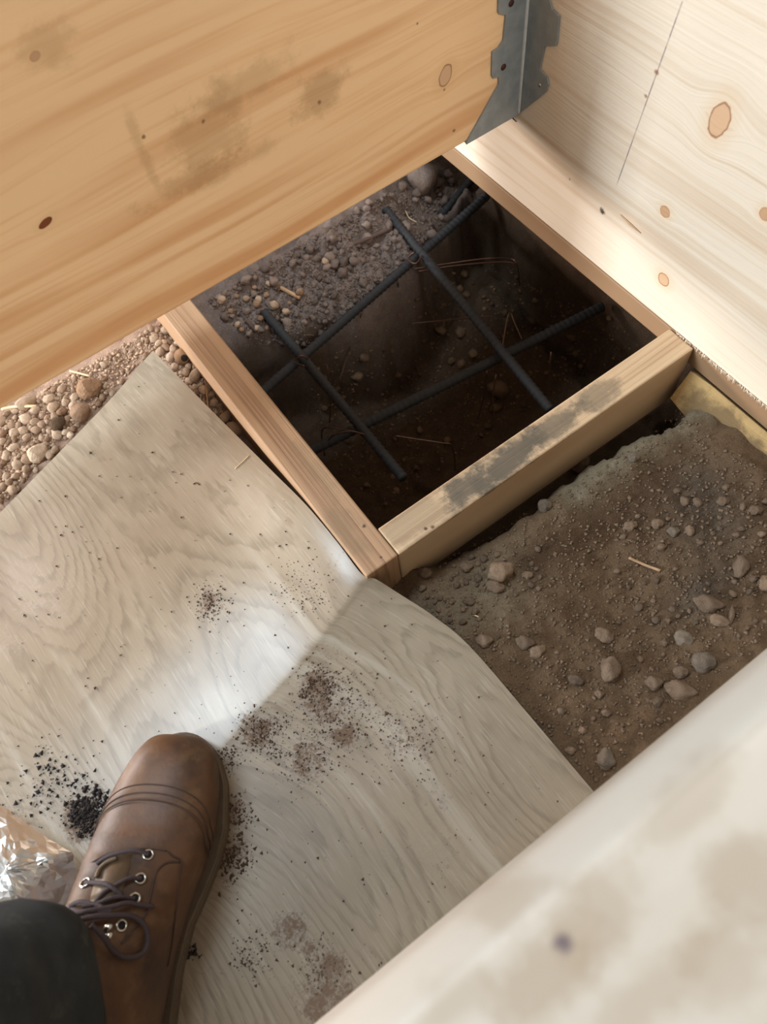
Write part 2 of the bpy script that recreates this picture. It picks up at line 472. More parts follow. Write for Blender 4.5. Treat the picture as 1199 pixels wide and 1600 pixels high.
def ground_col(x, y):
    c = SOIL
    n = fbm(x * 12, y * 12, 20, 3)
    gx = lambda cx, cy, sx, sy: math.exp(-(((x - cx) / sx) ** 2 + ((y - cy) / sy) ** 2))
    c = mixc(c, GREY, min(1, .95 * math.exp(-(((y - .238) / .026) ** 2)) * sstep(.3, .36, x + .03 * n) + .6 * gx(.20, .205, .07, .04)))
    c = mixc(c, SEAM, min(1, .85 * math.exp(-(((y - .19 - .02 * n + .12 * max(0, .3 - x)) / .022) ** 2)) * sstep(.20, .28, x) * sstep(.48, .42, x)))
    c = mixc(c, srgb(98, 86, 74), min(1, .8 * gx(.44, .13, .05, .05) + .8 * gx(.375, .075, .04, .02) + .5 * gx(.47, .17, .03, .03)))
    c = mixc(c, DARK_SOIL, sstep(e_tr(x), e_tr(x) + .008, y) * sstep(.12, .16, x) * .9)  # darker brown from the trench edge onwards
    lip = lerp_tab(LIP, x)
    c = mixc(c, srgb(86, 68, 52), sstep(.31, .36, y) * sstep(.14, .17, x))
    c = mixc(c, BANK, sstep(lip - .03, lip + .012, y + .012 * n) * sstep(.12, .15, x) * (1 - .45 * sstep(.42, .52, x)))
    c = mixc(c, GRAV, sstep(.15, .11, x))
    return c


def e_tr(x): return .246 - .012 * sstep(.42, .5, x) + .03 * sstep(.20, .14, x)


def make_ground():
    x0, x1, y0, y1, st = -.95, 1.0, -.55, 1.25, .0045
    xs, ys = [], []
    x = x0
    while x < x1:                                  # finer where the picture looks, coarser outside
        xs.append(x); x += st if -.3 < x < .66 else .03
    y = y0
    while y < y1:
        ys.append(y); y += st if -.03 < y < .95 else .03
    nx, ny = len(xs), len(ys)
    vs = [(x, y, ground_z(x, y)) for y in ys for x in xs]
    fs = [(j * nx + i, j * nx + i + 1, (j + 1) * nx + i + 1, (j + 1) * nx + i) for j in range(ny - 1) for i in range(nx - 1)]
    me = mesh('floor', vs, fs, M_soil, True)
    ca = me.color_attributes.new('soil_colour', 'FLOAT_COLOR', 'POINT')
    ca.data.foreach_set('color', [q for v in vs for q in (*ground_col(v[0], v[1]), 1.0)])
    return me, BVHTree.FromPolygons([Vector(v) for v in vs], fs)


gme, GB = make_ground()
floor = obj('floor', gme, label='bare brown soil floor with a dug pit inside the batten frame', kind='structure')


def hit(px, py, tree=None):
    r = ray(px, py).normalized()
    loc, nrm, _, _ = (tree or GB).ray_cast(CAM, r)
    return loc, nrm


# ------------------------------------------------------------------ big timbers
TOP = .44
me = box('timber_beam', (-.33, Y_L, .117), (X_R - .0022, Y_L + .10, TOP), M_left, .0025)  # unseen left end cut short so it casts the shadow edge on the right beam
left = obj('timber_beam', me, label='deep pale pine beam with smudged face hung on the steel hanger, upper left', cat='beam')
me = box('timber_beam', (X_R, -.45, 0.0005), (X_R + .10, 1.15, TOP), M_right, .002)
right = obj('timber_beam', me, label='deep pine beam with pencil line and round knots, at right carrying the steel hanger', cat='beam')
# splintered saw fibres along its lower edge
vs, fs = [], []
for i in range(190):
    y = R.uniform(.14, .30); L = R.uniform(.0015, .0065) * (1.0 if y < .27 else .5); wd = R.uniform(.0004, .0012)
    k = len(vs); x = X_R + R.uniform(-.0008, .0006); z = .0012
    tip = (x - R.uniform(.0, .004), y + R.uniform(-.003, .003), z - L * .6)
    vs += [(x, y - wd, z), (x, y + wd, z), (x - .0006, y, z + .002), tip]
    fs += [(k, k + 1, k + 3), (k + 1, k + 2, k + 3), (k + 2, k, k + 3), (k, k + 2, k + 1)]
obj('splinters', mesh('splinters', vs, fs, M_right), right, kind='stuff', label='torn pale fibres along the lower edge')
# raised splinter below the pencil line
a, b = atp(971, 335, 0, X_R), atp(1003, 364, 0, X_R)
obj('splinter', tube('splinter', [a + Vector((-.0004, 0, 0)), (a + b) / 2 + Vector((-.0014, 0, 0)), b + Vector((-.0004, 0, 0))], [.0005, .0012, .0004], M_twig, 5), right)

# near beam: planed, with generously rounded edge
prof = [(-.0032, TOP - .030), (-.0034, TOP - .0165), (-.0044, TOP - .0130), (-.0066, TOP - .0095), (-.0125, TOP - .0026), (-.0142, TOP - .0010), (-.0160, TOP - .0002), (-.0185, TOP)]
prof = [(-.0032, .117)] + prof + [(-.137, TOP), (-.140, TOP - .003), (-.140, .117)]
me = ext('timber_beam', [(p[0], p[1]) for p in prof], lambda u, v, w_: (-.6 + w_, u, v), .6 + X_R - .0005, M_near)
for p in me.polygons: p.use_smooth = len(p.vertices) == 4 and abs(p.normal.x) < .5 and abs(p.normal.z) > .02 and abs(p.normal.z) < .999
near = obj('timber_beam', me, label='pale pine beam with rounded edge seen from close above, lower right foreground', cat='beam')

# batten frame
bx0, bx1 = .1065, .1445
me = box('timber_batten', (bx0, .2725, -.09), (bx1, .98, 0), M_leftb, .0018)
obj('timber_batten', me, label='reddish wooden batten running from under the left beam along the laminate sheet', cat='batten')
me = box('timber_batten', (bx1 + .0006, .2722, -.09), (X_R - .001, .3085, 0), M_front, .0018)
obj('timber_batten', me, label='soil-dusted wooden batten in front of the pit, butted between two other battens', cat='batten')
me = box('timber_batten', (X_R - .0004, -.3, -.027), (X_R + .06, 1.1, 0.0), M_rightb, .0018)
obj('timber_batten', me, label='brown wooden batten lying beneath the right pine beam', cat='batten')

# leaning weathered plank under the right batten
bm = bmesh.new()
p_up = [at(1080, 580, -.029), at(1112, 602, -.029), at(1205, 668, -.029), at(1270, 715, -.029)]
p_lo = [at(1048, 622, -.058), at(1075, 655, -.068), at(1165, 712, -.072), at(1245, 770, -.076)]
vsu = [Vector((min(p.x, .546), p.y, p.z)) for p in p_up]
vs = vsu + [p for p in p_lo] + [p + Vector((.016, .0, -.012)) for p in vsu] + [p + Vector((.014, .006, -.014)) for p in p_lo]
fs = []
for i in range(3):
    fs += [(i, i + 1, 5 + i, 4 + i), (8 + i, 12 + i, 13 + i, 9 + i), (i, 8 + i, 9 + i, i + 1), (4 + i, 5 + i, 13 + i, 12 + i)]
fs += [(0, 4, 12, 8), (3, 11, 15, 7)]
obj('weathered_plank', mesh('weathered_plank', vs, fs, M_plank), label='yellowish weathered plank edge half buried below the right batten', cat='plank')

# ------------------------------------------------------------------ joist hanger
cz = atp(806, 168, 0, X_R).z
hang = empty('joist_hanger', (X_R, Y_L, .117), 'grey galvanised steel joist hanger joining two pine beams at the upper corner', 'joist hanger')
TH = .0022
leg_px = [(728, 221), (752, 178), (778, 131), (778, 119), (770, 121), (767, 116), (768, 80), (778, 73), (785, 62), (789, 22), (779, 20), (777, 16), (778, -30), (781, -50)]
leg = [fz(*p) for p in leg_px]
poly = leg + [(X_R - .0006, leg[-1][1]), (X_R - .0006, .1155), (leg[0][0], .1155)]
me = ext('side_plate', poly, lambda u, v, w_: (u, Y_L - .0002 - w_, v), TH, M_galv)
child('side_plate', me, hang)
fl_px = [(856, 143), (860, 131), (858, 120), (847, 108), (848, 100), (854, 71), (872, 71), (874, 60), (877, 24), (866, 14), (862, 0), (860, -40), (862, -50)]
fl = [fy(*p) for p in fl_px]
top_z = leg[-1][1]
poly = [(Y_L - .0024, .1165)] + fl + [(Y_L - .0024, fl[-1][1])]
me = ext('flange', poly, lambda u, v, w_: (X_R - .0002 - w_, u, v), TH, M_galv)
child('flange', me, hang)
me = box('seat_plate', (leg[0][0] + .001, Y_L - .002, .1145), (X_R - .0004, Y_L + .10, .1167), M_galv, .0006, 1)
child('seat_plate', me, hang)
me = tube('bend_rib', [(X_R - .0026, Y_L - .0026, z) for z in (.117, .12, .2, .24, .26)], [.0010, .0020, .0022, .0020, .0010], M_rib, 10)
child('bend_rib', me, hang, label='rounded fold between the two plates, its highlight painted pale')
for px, py in [(785, 103), (797, 3)]:
    u, v = fz(px, py)
    me = tube('nail_hole', [(u, Y_L - .0012, v), (u, Y_L - .0030, v)], .0034, M_rust, 10)
    child('nail_hole', me, hang, label='rusty dark nail hole')
for px, py in [(847, 131)]:
    u, v = fy(px, py)
    me = tube('nail_head', [(X_R - .001, u, v), (X_R - .0034, u, v)], .0019, M_eye, 10)
    child('nail_head', me, hang, label='small bright nail head')
a, b, c = atp(800, 176, 0, X_R), atp(804, 181, 0, X_R), atp(808, 190, 0, X_R)
obj('bent_nail', tube('bent_nail', [a + Vector((-.004, 0, 0)), b + Vector((-.003, 0, 0)), c + Vector((-.0005, 0, 0))], [.0014, .0010, .0005], M_rust, 6),
    label='small bent rusty nail tip just below the joist hanger', cat='nail')

# ------------------------------------------------------------------ laminate sheet
EDGE = [(240, 548, -.038), (315, 625, -.040), (390, 700, -.034), (432, 742, -.022), (480, 790, -.009), (530, 845, -.005), (572, 893, -.006), (588, 905, -.009),
        (625, 928, -.020), (680, 964, -.033), (735, 1010, -.043), (830, 1120, -.048), (927, 1235, -.050), (1010, 1332, -.050), (1150, 1490, -.050)]
ep = []
for px, py, z in EDGE:
    p = at(px, py, z)
    if p.y > .271 and p.x > bx0 - .0012: p.x = bx0 - .0012
    ep.append(p)
ep = smooth_path(ep, 6)
DL = Vector((-.979, -.204, 0))


def sheet_z(a, b, ze):
    base = -.050 - .135 * min(a, .3) * math.exp(-(b / .20) ** 2)
    k = .65 * math.exp(-(a / .055) ** 2) + .35 * math.exp(-(a / .22) ** 2)
    base0 = -.050
    return base + (ze - base0) * k


vs, fs, uv = [], [], []
na = 60; b = 0.0
for i, p in enumerate(ep):
    if i: b += (Vector((p.x, p.y)) - Vector((ep[i - 1].x, ep[i - 1].y))).length
    for j in range(na):
        a = .75 * (j / (na - 1)) ** 1.4
        q = p + DL * a
        vs.append(Vector((q.x, q.y, sheet_z(a, b, p.z)))); uv.append((a, b))
ne = len(ep)
for i in range(ne - 1):
    for j in range(na - 1):
        k = i * na + j
        fs.append((k, k + 1, k + na + 1, k + na))
LB = BVHTree.FromPolygons(vs, fs)
nv = len(vs)
low = [v - Vector((0, 0, .0018)) for v in vs]
rim = [i * na for i in range(ne)] + [(ne - 1) * na + j for j in range(1, na)] + [i * na + na - 1 for i in range(ne - 2, -1, -1)] + [j for j in range(na - 2, 0, -1)]
allf = fs + [tuple(nv + q for q in f[::-1]) for f in fs]
rv = [vs[q] for q in rim] + [low[q] for q in rim]; nr = len(rim)
for q in range(nr): allf.append((2 * nv + q, 2 * nv + nr + q, 2 * nv + nr + (q + 1) % nr, 2 * nv + (q + 1) % nr))

BLOBS = [(330, 942, .020, .7), (302, 942, .010, .5), (405, 1145, .024, .9), (375, 1165, .018, .55), (498, 1075, .026, .95), (515, 1110, .022, .9), (540, 1150, .02, .8), (480, 1180, .03, .75),
         (590, 1110, .04, .45), (640, 1150, .035, .55), (620, 1170, .02, .6), (690, 1240, .04, .35), (620, 1340, .035, .25), (690, 1330, .04, .35),
         (350, 1190, .018, .6), (355, 1270, .02, .8), (365, 1330, .025, .6), (460, 1455, .02, .85), (490, 1490, .02, .8), (515, 1510, .018, .9), (510, 1560, .03, .85),
         (400, 1460, .012, .5), (130, 1280, .03, .9), (60, 1260, .04, .5), (30, 1290, .05, .55), (480, 920, .03, .45), (520, 880, .03, .35), (40, 930, .06, .35), (110, 950, .05, .35), (20, 1000, .05, .3),
         (330, 840, .05, .2), (540, 1040, .05, .35), (700, 1160, .06, .25), (560, 1350, .05, .2), (600, 1500, .04, .3)]
t = NT('grey_oak_print')
U = t.xyz(t.co.outputs['UV'])
u, v = U[0], U[1]
nb = t.noise(t.vec(t.m('MULTIPLY', u, 5.0), t.m('MULTIPLY', v, 1.7), 3.7), 1.0, 1.0, .4)
jit = t.noise(t.vec(t.m('MULTIPLY', u, 120.0), t.m('MULTIPLY', v, 26.0), 0.0), 1.0, 2)
ring = t.m('FRACT', t.m('ADD', t.m('ADD', t.m('MULTIPLY', nb, 46.0), t.m('MULTIPLY', u, 40.0)), t.m('MULTIPLY', jit, 1.0)))
line = t.m('MULTIPLY', t.m('ADD', t.map(ring, .40, .85), t.map(ring, .85, 1.0, 0.0, -1.0)), t.map(t.noise(t.vec(u, v, 7.0), 26.0, 3), .30, .62, .25, 1.0))
fine = t.noise(t.vec(t.m('MULTIPLY', u, 560.0), t.m('MULTIPLY', v, 22.0), 0.0), 1.0, 3, .6)
wide = t.noise(t.vec(t.m('MULTIPLY', u, 30.0), t.m('MULTIPLY', v, 1.1), 1.0), 1.0, 2)
pat = t.noise(t.vec(u, v, 2.0), 9.0, 3)
c = t.mix(t.map(pat, .3, .7), srgb(156, 141, 120), srgb(140, 124, 103))
c = t.mix(t.m('MULTIPLY', line, .40), c, srgb(98, 84, 66))
c = t.mix(t.m('MULTIPLY', t.map(fine, .52, .75), .38), c, srgb(184, 175, 160))
c = t.mix(t.m('MULTIPLY', t.map(fine, .46, .25), .32), c, srgb(104, 91, 73))
c = t.mix(t.m('MULTIPLY', t.map(wide, .60, .72), .40), c, srgb(180, 170, 154))
o = t.co.outputs['Object']; OX = t.xyz(o)
dn = t.noise(o, 48, 5, .7); dn2 = t.noise(o, 330, 3, .7)
dm = None
for px, py, r_, am in BLOBS:
    p = LB.ray_cast(CAM, ray(px, py).normalized())[0]
    dx, dy = t.m('DIVIDE', t.m('SUBTRACT', OX[0], p.x), r_), t.m('DIVIDE', t.m('SUBTRACT', OX[1], p.y), r_)
    g = t.m('MULTIPLY', t.m('POWER', 2.718, t.m('MULTIPLY', t.m('ADD', t.m('MULTIPLY', dx, dx), t.m('MULTIPLY', dy, dy)), -1.0)), am)
    dm = g if dm is None else t.m('MAXIMUM', dm, g)
mk = t.map(t.m('ADD', t.m('MULTIPLY', dm, .75), t.m('ADD', t.m('MULTIPLY', t.m('SUBTRACT', dn, .5), 1.1), t.m('MULTIPLY', t.m('SUBTRACT', dn2, .5), .9))), .28, .66)
mk = t.m('MULTIPLY', mk, t.map(dm, .02, .25))
c = t.mix(t.m('MULTIPLY', mk, .9), c, srgb(104, 80, 60))
rough = t.m('ADD', t.m('MULTIPLY', mk, .5), t.map(pat, .3, .7, .26, .31))
t.bump(t.m('ADD', t.m('MULTIPLY', line, -.5), t.m('MULTIPLY', fine, .4)), .05, .0006)
M_lam = t.done(c, rough, 0, .65)
me = mesh('laminate_sheet', vs + low + rv, allf, M_lam, True)
ul = me.uv_layers.new(name='UVMap')
uv2 = uv + uv + [uv[q] for q in rim] * 2
for lp in me.loops: ul.data[lp.index].uv = uv2[lp.vertex_index]
obj('laminate_sheet', me, label='grey oak-print laminate sheet dusted with soil lying under the boot', cat='sheet')


# ------------------------------------------------------------------ stones
def stone_mesh(name, seed, mat, sub=2, rough=.22, flat=1.0, ang=0.0):
    bm = bmesh.new(); bmesh.ops.create_icosphere(bm, subdivisions=sub, radius=1.0)
    for v in bm.verts:
        d = v.co.normalized()
        r = 1 + rough * noise.noise(d * 1.3 + Vector((seed * 3.1, seed, 0))) + rough * .45 * noise.noise(d * 3.1 + Vector((seed, 0, 5)))
        if ang: # knock facets off
            for q in range(6):
                a = Vector((math.sin(q * 2.1 + seed), math.cos(q * 3.3 + seed * 2), math.sin(q * 1.3 + seed * 1.7))).normalized()
                k = d.dot(a) * r
                if k > 1 - ang: r *= (1 - ang) / k
        v.co = d * r; v.co.z *= flat
    me = bpy.data.meshes.new(name); bm.to_mesh(me); bm.free(); me.materials.append(mat)
    me.polygons.foreach_set('use_smooth', [ang == 0] * len(me.polygons))
    return me


def variants(name, mat, n, sub=1, **k): return [stone_mesh(name, s * 1.7 + .3, mat, sub, **k) for s in range(n)]


V_peb = variants('pebble', M_peb, 6, 2, rough=.3)
V_stone = variants('stone', M_stone, 5, 3, rough=.34)
V_grey = variants('stone', M_stone2, 4, 3, rough=.34)
V_small = variants('pebble', M_stone, 6, 2, rough=.34)
V_clod = variants('soil_clod', M_clod, 6, 2, rough=.55)
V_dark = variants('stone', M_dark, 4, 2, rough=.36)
V_rock = variants('stone', M_rock, 3, 3, rough=.25, ang=.2)
V_ang = variants('stone', M_peb, 3, 3, rough=.2, ang=.22)


def stone(name, me, p, r, label, cat, group=None, asp=(1, .85, .6), rz=None, sink=.3, tilt=.25):
    o = obj(name, me, None, label, cat, group)
    o.scale = (r * asp[0], r * asp[1], r * asp[2])
    o.location = p + Vector((0, 0, r * asp[2] * (1 - 2 * sink)))
    o.rotation_euler = (R.uniform(-tilt, tilt), R.uniform(-tilt, tilt), R.uniform(0, 6.28) if rz is None else rz)
    return o


def px2m(p): return (p - CAM).length / FPX     # metres per photo pixel near p


# named stones on the bare soil: px, py, half-length px, aspect, rotation(deg), meshes, sink, label
NAMED = [
    (782, 894, 20, .82, 20, V_stone, .25, 'pitted grey-brown stone on the soil nearest the batten corner'),
    (775, 917, 15, .75, -10, V_stone, .35, 'smaller brown stone touching the pitted stone near the batten corner'),
    (665, 896, 11, .85, 0, V_stone, .3, 'yellowish stone tucked under the front end of the dusty batten'),
    (729, 887, 10, .8, 0, V_stone, .3, 'small reddish stone in the grey crumbs near the batten corner'),
    (757, 1002, 13, .85, 0, V_stone, .35, 'flat tan stone beside the edge of the laminate sheet'),
    (820, 1005, 14, .8, -10, V_stone, .25, 'squarish brown stone right of the flat tan stone'),
    (840, 1018, 14, .7, 30, V_stone, .42, 'half buried pale stone just below the squarish brown stone'),
    (945, 993, 15, .8, -30, V_stone, .45, 'dusty half buried stone above the large oval stone'),
    (953, 1047, 20, .76, 80, V_stone, .28, 'large oval brown stone in the middle of the bare soil'),
    (899, 1064, 12, .7, -20, V_stone, .3, 'small ochre stone left of the large oval stone'),
    (1021, 1068, 12, .9, 0, V_stone, .25, 'rounded stone midway between large oval stone and beam edge'),
    (937, 1085, 7, .95, 0, V_stone, .25, 'tiny round stone directly below the large oval stone'),
    (948, 1114, 7, .85, 0, V_stone, .3, 'tiny tan stone second below the large oval stone'),
    (1028, 1098, 8, .85, 30, V_stone, .3, 'small stone touching the wide flat slab stone on its left'),
    (1062, 1079, 22, .65, -15, V_stone, .44, 'wide flat slab stone half buried near the foreground beam'),
    (1063, 1052, 11, .85, 0, V_stone, .3, 'small stone just above the wide flat slab stone'),
    (1098, 1037, 17, .88, 0, V_grey, .3, 'round grey stone near right of the bare soil above the flat slab'),
    (1067, 999, 14, .85, -30, V_grey, .35, 'dark dusty stone in the dark soil patch at right'),
    (1105, 945, 21, .6, -12, V_stone, .25, 'long tan bean-shaped stone on the dark soil at right'),
    (1123, 971, 14, .6, -25, V_stone, .28, 'pale elongated stone just below the bean-shaped stone'),
    (1157, 887, 17, .66, 70, V_stone, .25, 'upright leaf-shaped tan stone near the right picture edge'),
    (1197, 914, 12, .85, 80, V_stone, .3, 'tan stone cut by the right picture edge'),
    (1027, 820, 9, .85, 0, V_stone, .3, 'orange-brown pebble above the brown twig'),
    (985, 822, 11, .75, 20, V_stone, .4, 'dusty half buried stone left of the orange-brown pebble'),
    (1052, 832, 9, .9, 0, V_grey, .3, 'dark grey stone right of the orange-brown pebble'),
    (1180, 798, 10, .75, 0, V_stone, .3, 'brown stone by the right picture edge below the weathered plank'),
    (1130, 784, 9, .85, 0, V_stone, .3, 'reddish stone on the soil below the weathered plank'),
    (946, 1187, 15, .88, 80, V_grey, .22, 'pale grey stone beside the foreground beam, lowest on the soil'),
    (892, 1173, 8, .8, 0, V_stone, .35, 'small tan stone left of the lowest pale grey stone'),
    (905, 727, 15, .95, 0, V_stone, .2, 'round brown stone wedged against the dusty batten side'),
    (851, 793, 11, .95, 0, V_grey, .2, 'grey knob of hardened soil at the trench edge'),
    (735, 940, 9, .8, 0, V_stone, .35, 'small stone between laminate edge and pitted stone'),
    (824, 900, 9, .75, 0, V_stone, .35, 'flat dark stone right of the pitted stone'),
    (1143, 962, 15, .30, 70, V_stone, .2, 'thin brown wood-like shard of stone beside the pale elongated stone'),
    (990, 716, 9, .85, 0, V_grey, .3, 'grey stone on the crusted rim of the trench'),
]
for px, py, rp, asp, deg, V, sink, lab in NAMED:
    p, n_ = hit(px, py)
    r = rp * px2m(p) * .96
    stone('stone', V[R.randrange(len(V))], p, r, lab, 'stone', None, (1, asp, min(.75, asp * .8)), math.radians(-35 + deg), sink, .12)


def inpoly(x, y, P):
    c = False; j = len(P) - 1
    for i in range(len(P)):
        if (P[i][1] > y) != (P[j][1] > y) and x < (P[j][0] - P[i][0]) * (y - P[i][1]) / (P[j][1] - P[i][1]) + P[i][0]: c = not c
        j = i
    return c


def scatter(P, n, rmin, rmax, V, name, label, cat, group, asp=.65, sink=.3, gap=.75, bias=2.0, avoid=()):
    xs = [p[0] for p in P]; ys = [p[1] for p in P]; put = list(avoid); cnt = 0; tries = 0
    while cnt < n and tries < n * 40:
        tries += 1
        x, y = R.uniform(min(xs), max(xs)), R.uniform(min(ys), max(ys))
        if not inpoly(x, y, P): continue
        rp = rmin + (rmax - rmin) * R.random() ** bias
        if any((x - a) ** 2 + (y - b_) ** 2 < (gap * (rp + c_)) ** 2 for a, b_, c_ in put): continue
        p, _ = hit(x, y)
        if p is None: continue
        put.append((x, y, rp)); cnt += 1
        stone(name, V[R.randrange(len(V))], p, rp * px2m(p), label, cat, group, (1, R.uniform(.7, .95), R.uniform(asp - .1, asp + .15)), None, sink, .5)
    return put


# bare soil: smaller pebbles
av = [(q[0], q[1], q[2]) for q in NAMED]
SOILP = [(640, 925), (700, 870), (830, 800), (1000, 690), (1060, 640), (1199, 740), (1199, 1000), (930, 1225)]
scatter([(960, 780), (1199, 740), (1199, 1000), (1040, 1010), (960, 900)], 44, 4, 8.5, V_small, 'pebble', 'small brown pebble on the dark soil at the right', 'pebble', 'small pebbles on the dark soil', .7, .3, 1.0, 2, av)
scatter([(650, 925), (720, 865), (840, 850), (860, 910), (780, 960), (720, 985)], 30, 4, 7.5, V_small, 'pebble', 'small grey-brown pebble in the crumbly soil near the batten corner', 'pebble', 'small pebbles near the batten corner', .7, .3, 1.0, 2, av)
scatter([(740, 990), (960, 900), (1040, 1010), (1150, 1020), (930, 1225)], 28, 3.5, 6.5, V_small, 'pebble', 'small pebble on the smooth brown soil before the foreground beam', 'pebble', 'small pebbles on the smooth brown soil', .7, .35, 1.2, 2, av)

# gravel strip by the left beam
GRAVEL_NAMED = [
    (143, 612, 17, .95, V_rock, 'big angular brown rock in the gravel above the laminate edge'),
    (63, 713, 15, .8, V_ang, 'angular pinkish stone in the gravel against the laminate edge, left'),
    (130, 650, 14, .8, V_peb, 'pale clod of soil below the big angular rock'),
    (308, 591, 12, .6, V_peb, 'flat tan pebble between laminate and reddish batten'),
    (354, 657, 13, .5, V_peb, 'upper of two tan pebbles in the gap beside the reddish batten'),
    (368, 676, 15, .75, V_peb, 'lower of two tan pebbles in the gap beside the reddish batten'),
    (94, 666, 11, .85, V_dark, 'dark broken stone in the gravel at left'),
    (46, 635, 14, .42, V_peb, 'long flat grey pebble under the left beam'),
]
for px, py, rp, asp, V, lab in GRAVEL_NAMED:
    p, _ = hit(px, py); r = rp * px2m(p) * 1.1
    stone('stone', V[R.randrange(len(V))], p, r, lab, 'stone', None, (1, asp, .75), R.uniform(-.5, .5), .15, .2)
avg = [(q[0], q[1], q[2]) for q in GRAVEL_NAMED] + [(292, 562, 14)]
# hollow pebble
p, _ = hit(288, 563)
r = 12 * px2m(p)
me = stone_mesh('hollow_pebble', 2.2, M_rock, 3, .12)
hp = empty('hollow_pebble', p + Vector((0, 0, r * .7)), 'round hollow pebble with a dark hole beside the reddish batten', 'pebble')
me.transform(Matrix.Scale(r, 4)); obj('shell', me, hp)
d = (CAM - hp.location).normalized() + Vector((.14, -.30, -.1)); d.normalize()
vs_, fs_ = tube_geo([d * (r * .70), d * (r * 1.02), d * (r * 1.05)], [r * .40, r * .42, r * .36], 14)
obj('hole', mesh('hole', vs_, fs_, plain('hole_dark', srgb(34, 26, 22), .9), True), hp, label='dark round hole')

G1 = [(0, 652), (110, 593), (130, 640), (128, 670), (0, 795)]
G2 = [(110, 598), (232, 518), (240, 552), (135, 666), (120, 640)]
G3 = [(228, 520), (262, 503), (300, 560), (340, 620), (375, 690), (330, 640), (245, 545)]
put = scatter(G1, 105, 4, 10, V_peb, 'pebble', 'small rounded tan pebble in the gravel under the left beam edge', 'pebble', 'pebbles in the gravel under the left beam', .75, .2, .62, 1.6, avg)
put = scatter(G2, 26, 3.5, 7, V_peb, 'pebble', 'small pebble in the crumbly soil at the laminate corner', 'pebble', 'pebbles at the laminate corner', .75, .2, .9, 2, avg)
put = scatter(G3, 42, 4, 10, V_peb, 'pebble', 'small rounded pebble in the gap between laminate and reddish batten', 'pebble', 'pebbles beside the reddish batten', .75, .2, .6, 1.5, avg)

# far bank clods and pit stones
BANKP = [(322, 472), (430, 405), (560, 328), (680, 262), (720, 262), (670, 400), (560, 470), (480, 545), (400, 540)]
scatter(BANKP, 150, 4, 10, V_clod, 'soil_clod', 'grey crumbly clod of soil on the lit bank behind the rebar', 'clod', 'soil clods on the far bank', .8, .3, .75, 2.2)
scatter([(322, 482), (400, 440), (470, 440), (470, 490), (400, 530)], 22, 4, 8, V_peb, 'pebble', 'pale pebble among the grey clods on the bank beside the reddish batten', 'pebble', 'pale pebbles on the far bank', .75, .15, 1.0, 1.6)
BANK_NAMED = [(347, 470, 8, 'pale pebble on the bank nearest the reddish batten', V_peb), (517, 372, 9, 'grey pebble on the bank just below the left beam', V_clod),
              (510, 410, 7, 'tan pebble in the middle of the lit bank', V_peb), (430, 478, 8, 'flat light pebble in a cluster on the lit bank', V_peb), (405, 470, 7, 'round light pebble left of the flat one on the lit bank', V_peb),
              (660, 285, 26, 'big grey lump of hardened soil below the corner of the beams', V_clod), (450, 506, 10, 'brown stone beside the near end of the rebar on the bank', V_clod)]
for px, py, rp, lab, V in BANK_NAMED:
    p, _ = hit(px, py); stone('stone', V[R.randrange(len(V))], p, rp * px2m(p), lab, 'stone', None, (1, .8, .75), R.uniform(0, 3), .25, .3)
PIT = [(480, 590), (560, 520), (680, 440), (760, 400), (960, 500), (1000, 540), (760, 680), (600, 800), (520, 720)]
PN = [(780, 613, 19, 'biggest brown stone on the pit floor beneath the rebar'), (775, 640, 10, 'stone just below the biggest stone on the pit floor'), (690, 518, 9, 'stone right of centre on the pit floor under a tie wire'),
      (720, 522, 10, 'pale stone beside a tie wire on the pit floor'), (570, 560, 10, 'leftmost brown stone of the pit floor cluster'), (560, 590, 11, 'flat brown stone low in the pit floor cluster'),
      (725, 430, 8, 'small tan stone beneath the upper tie wires'), (740, 555, 9, 'stone against the right rebar on the pit floor'), (895, 530, 9, 'stone on the dark right side of the pit')]
for px, py, rp, lab in PN:
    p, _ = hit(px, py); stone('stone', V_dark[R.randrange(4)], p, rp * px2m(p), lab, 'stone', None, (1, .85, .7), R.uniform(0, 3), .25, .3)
scatter(PIT, 80, 3.5, 8, V_dark, 'stone', 'small brown stone on the dark pit floor', 'stone', 'small stones on the pit floor', .7, .3, 1.0, 2, [(q[0], q[1], q[2]) for q in PN])


# loose grit: what nobody could count
def grit(name, P, n, rmin, rmax, mat, label, tree=None, cat='soil', clump=0.0, lift=0.0):
    xs = [p[0] for p in P]; ys = [p[1] for p in P]; vs, fs = [], []
    T = [(1, 0, 0), (-.5, .87, 0), (-.5, -.87, 0), (.25, .2, .8), (-.1, -.1, -.6)]
    F = [(0, 1, 3), (1, 2, 3), (2, 0, 3), (1, 0, 4), (2, 1, 4), (0, 2, 4)]
    k = 0; tr = 0
    while k < n and tr < n * 30:
        tr += 1
        x, y = R.uniform(min(xs), max(xs)), R.uniform(min(ys), max(ys))
        if not inpoly(x, y, P): continue
        if clump and nz(x * .012, y * .012, 3) + .5 * nz(x * .04, y * .04, 5) < clump * R.random(): continue
        p, _ = hit(x, y, tree)
        if p is None: continue
        r = (rmin + (rmax - rmin) * R.random() ** 3) * px2m(p); a = R.uniform(0, 6.3); s_ = R.uniform(.5, 1.1); ca, sa = math.cos(a), math.sin(a)
        b0 = len(vs)
        for (tx, ty, tz) in T:
            tx *= R.uniform(.7, 1.3); ty *= s_ * R.uniform(.7, 1.3)
            vs.append((p.x + r * (tx * ca - ty * sa), p.y + r * (tx * sa + ty * ca), p.z + r * (tz * .7 + .25) + lift))
        fs += [tuple(b0 + q for q in f) for f in F]; k += 1
    return obj(name, mesh(name, vs, fs, mat, True), None, label, cat, None, 'stuff')


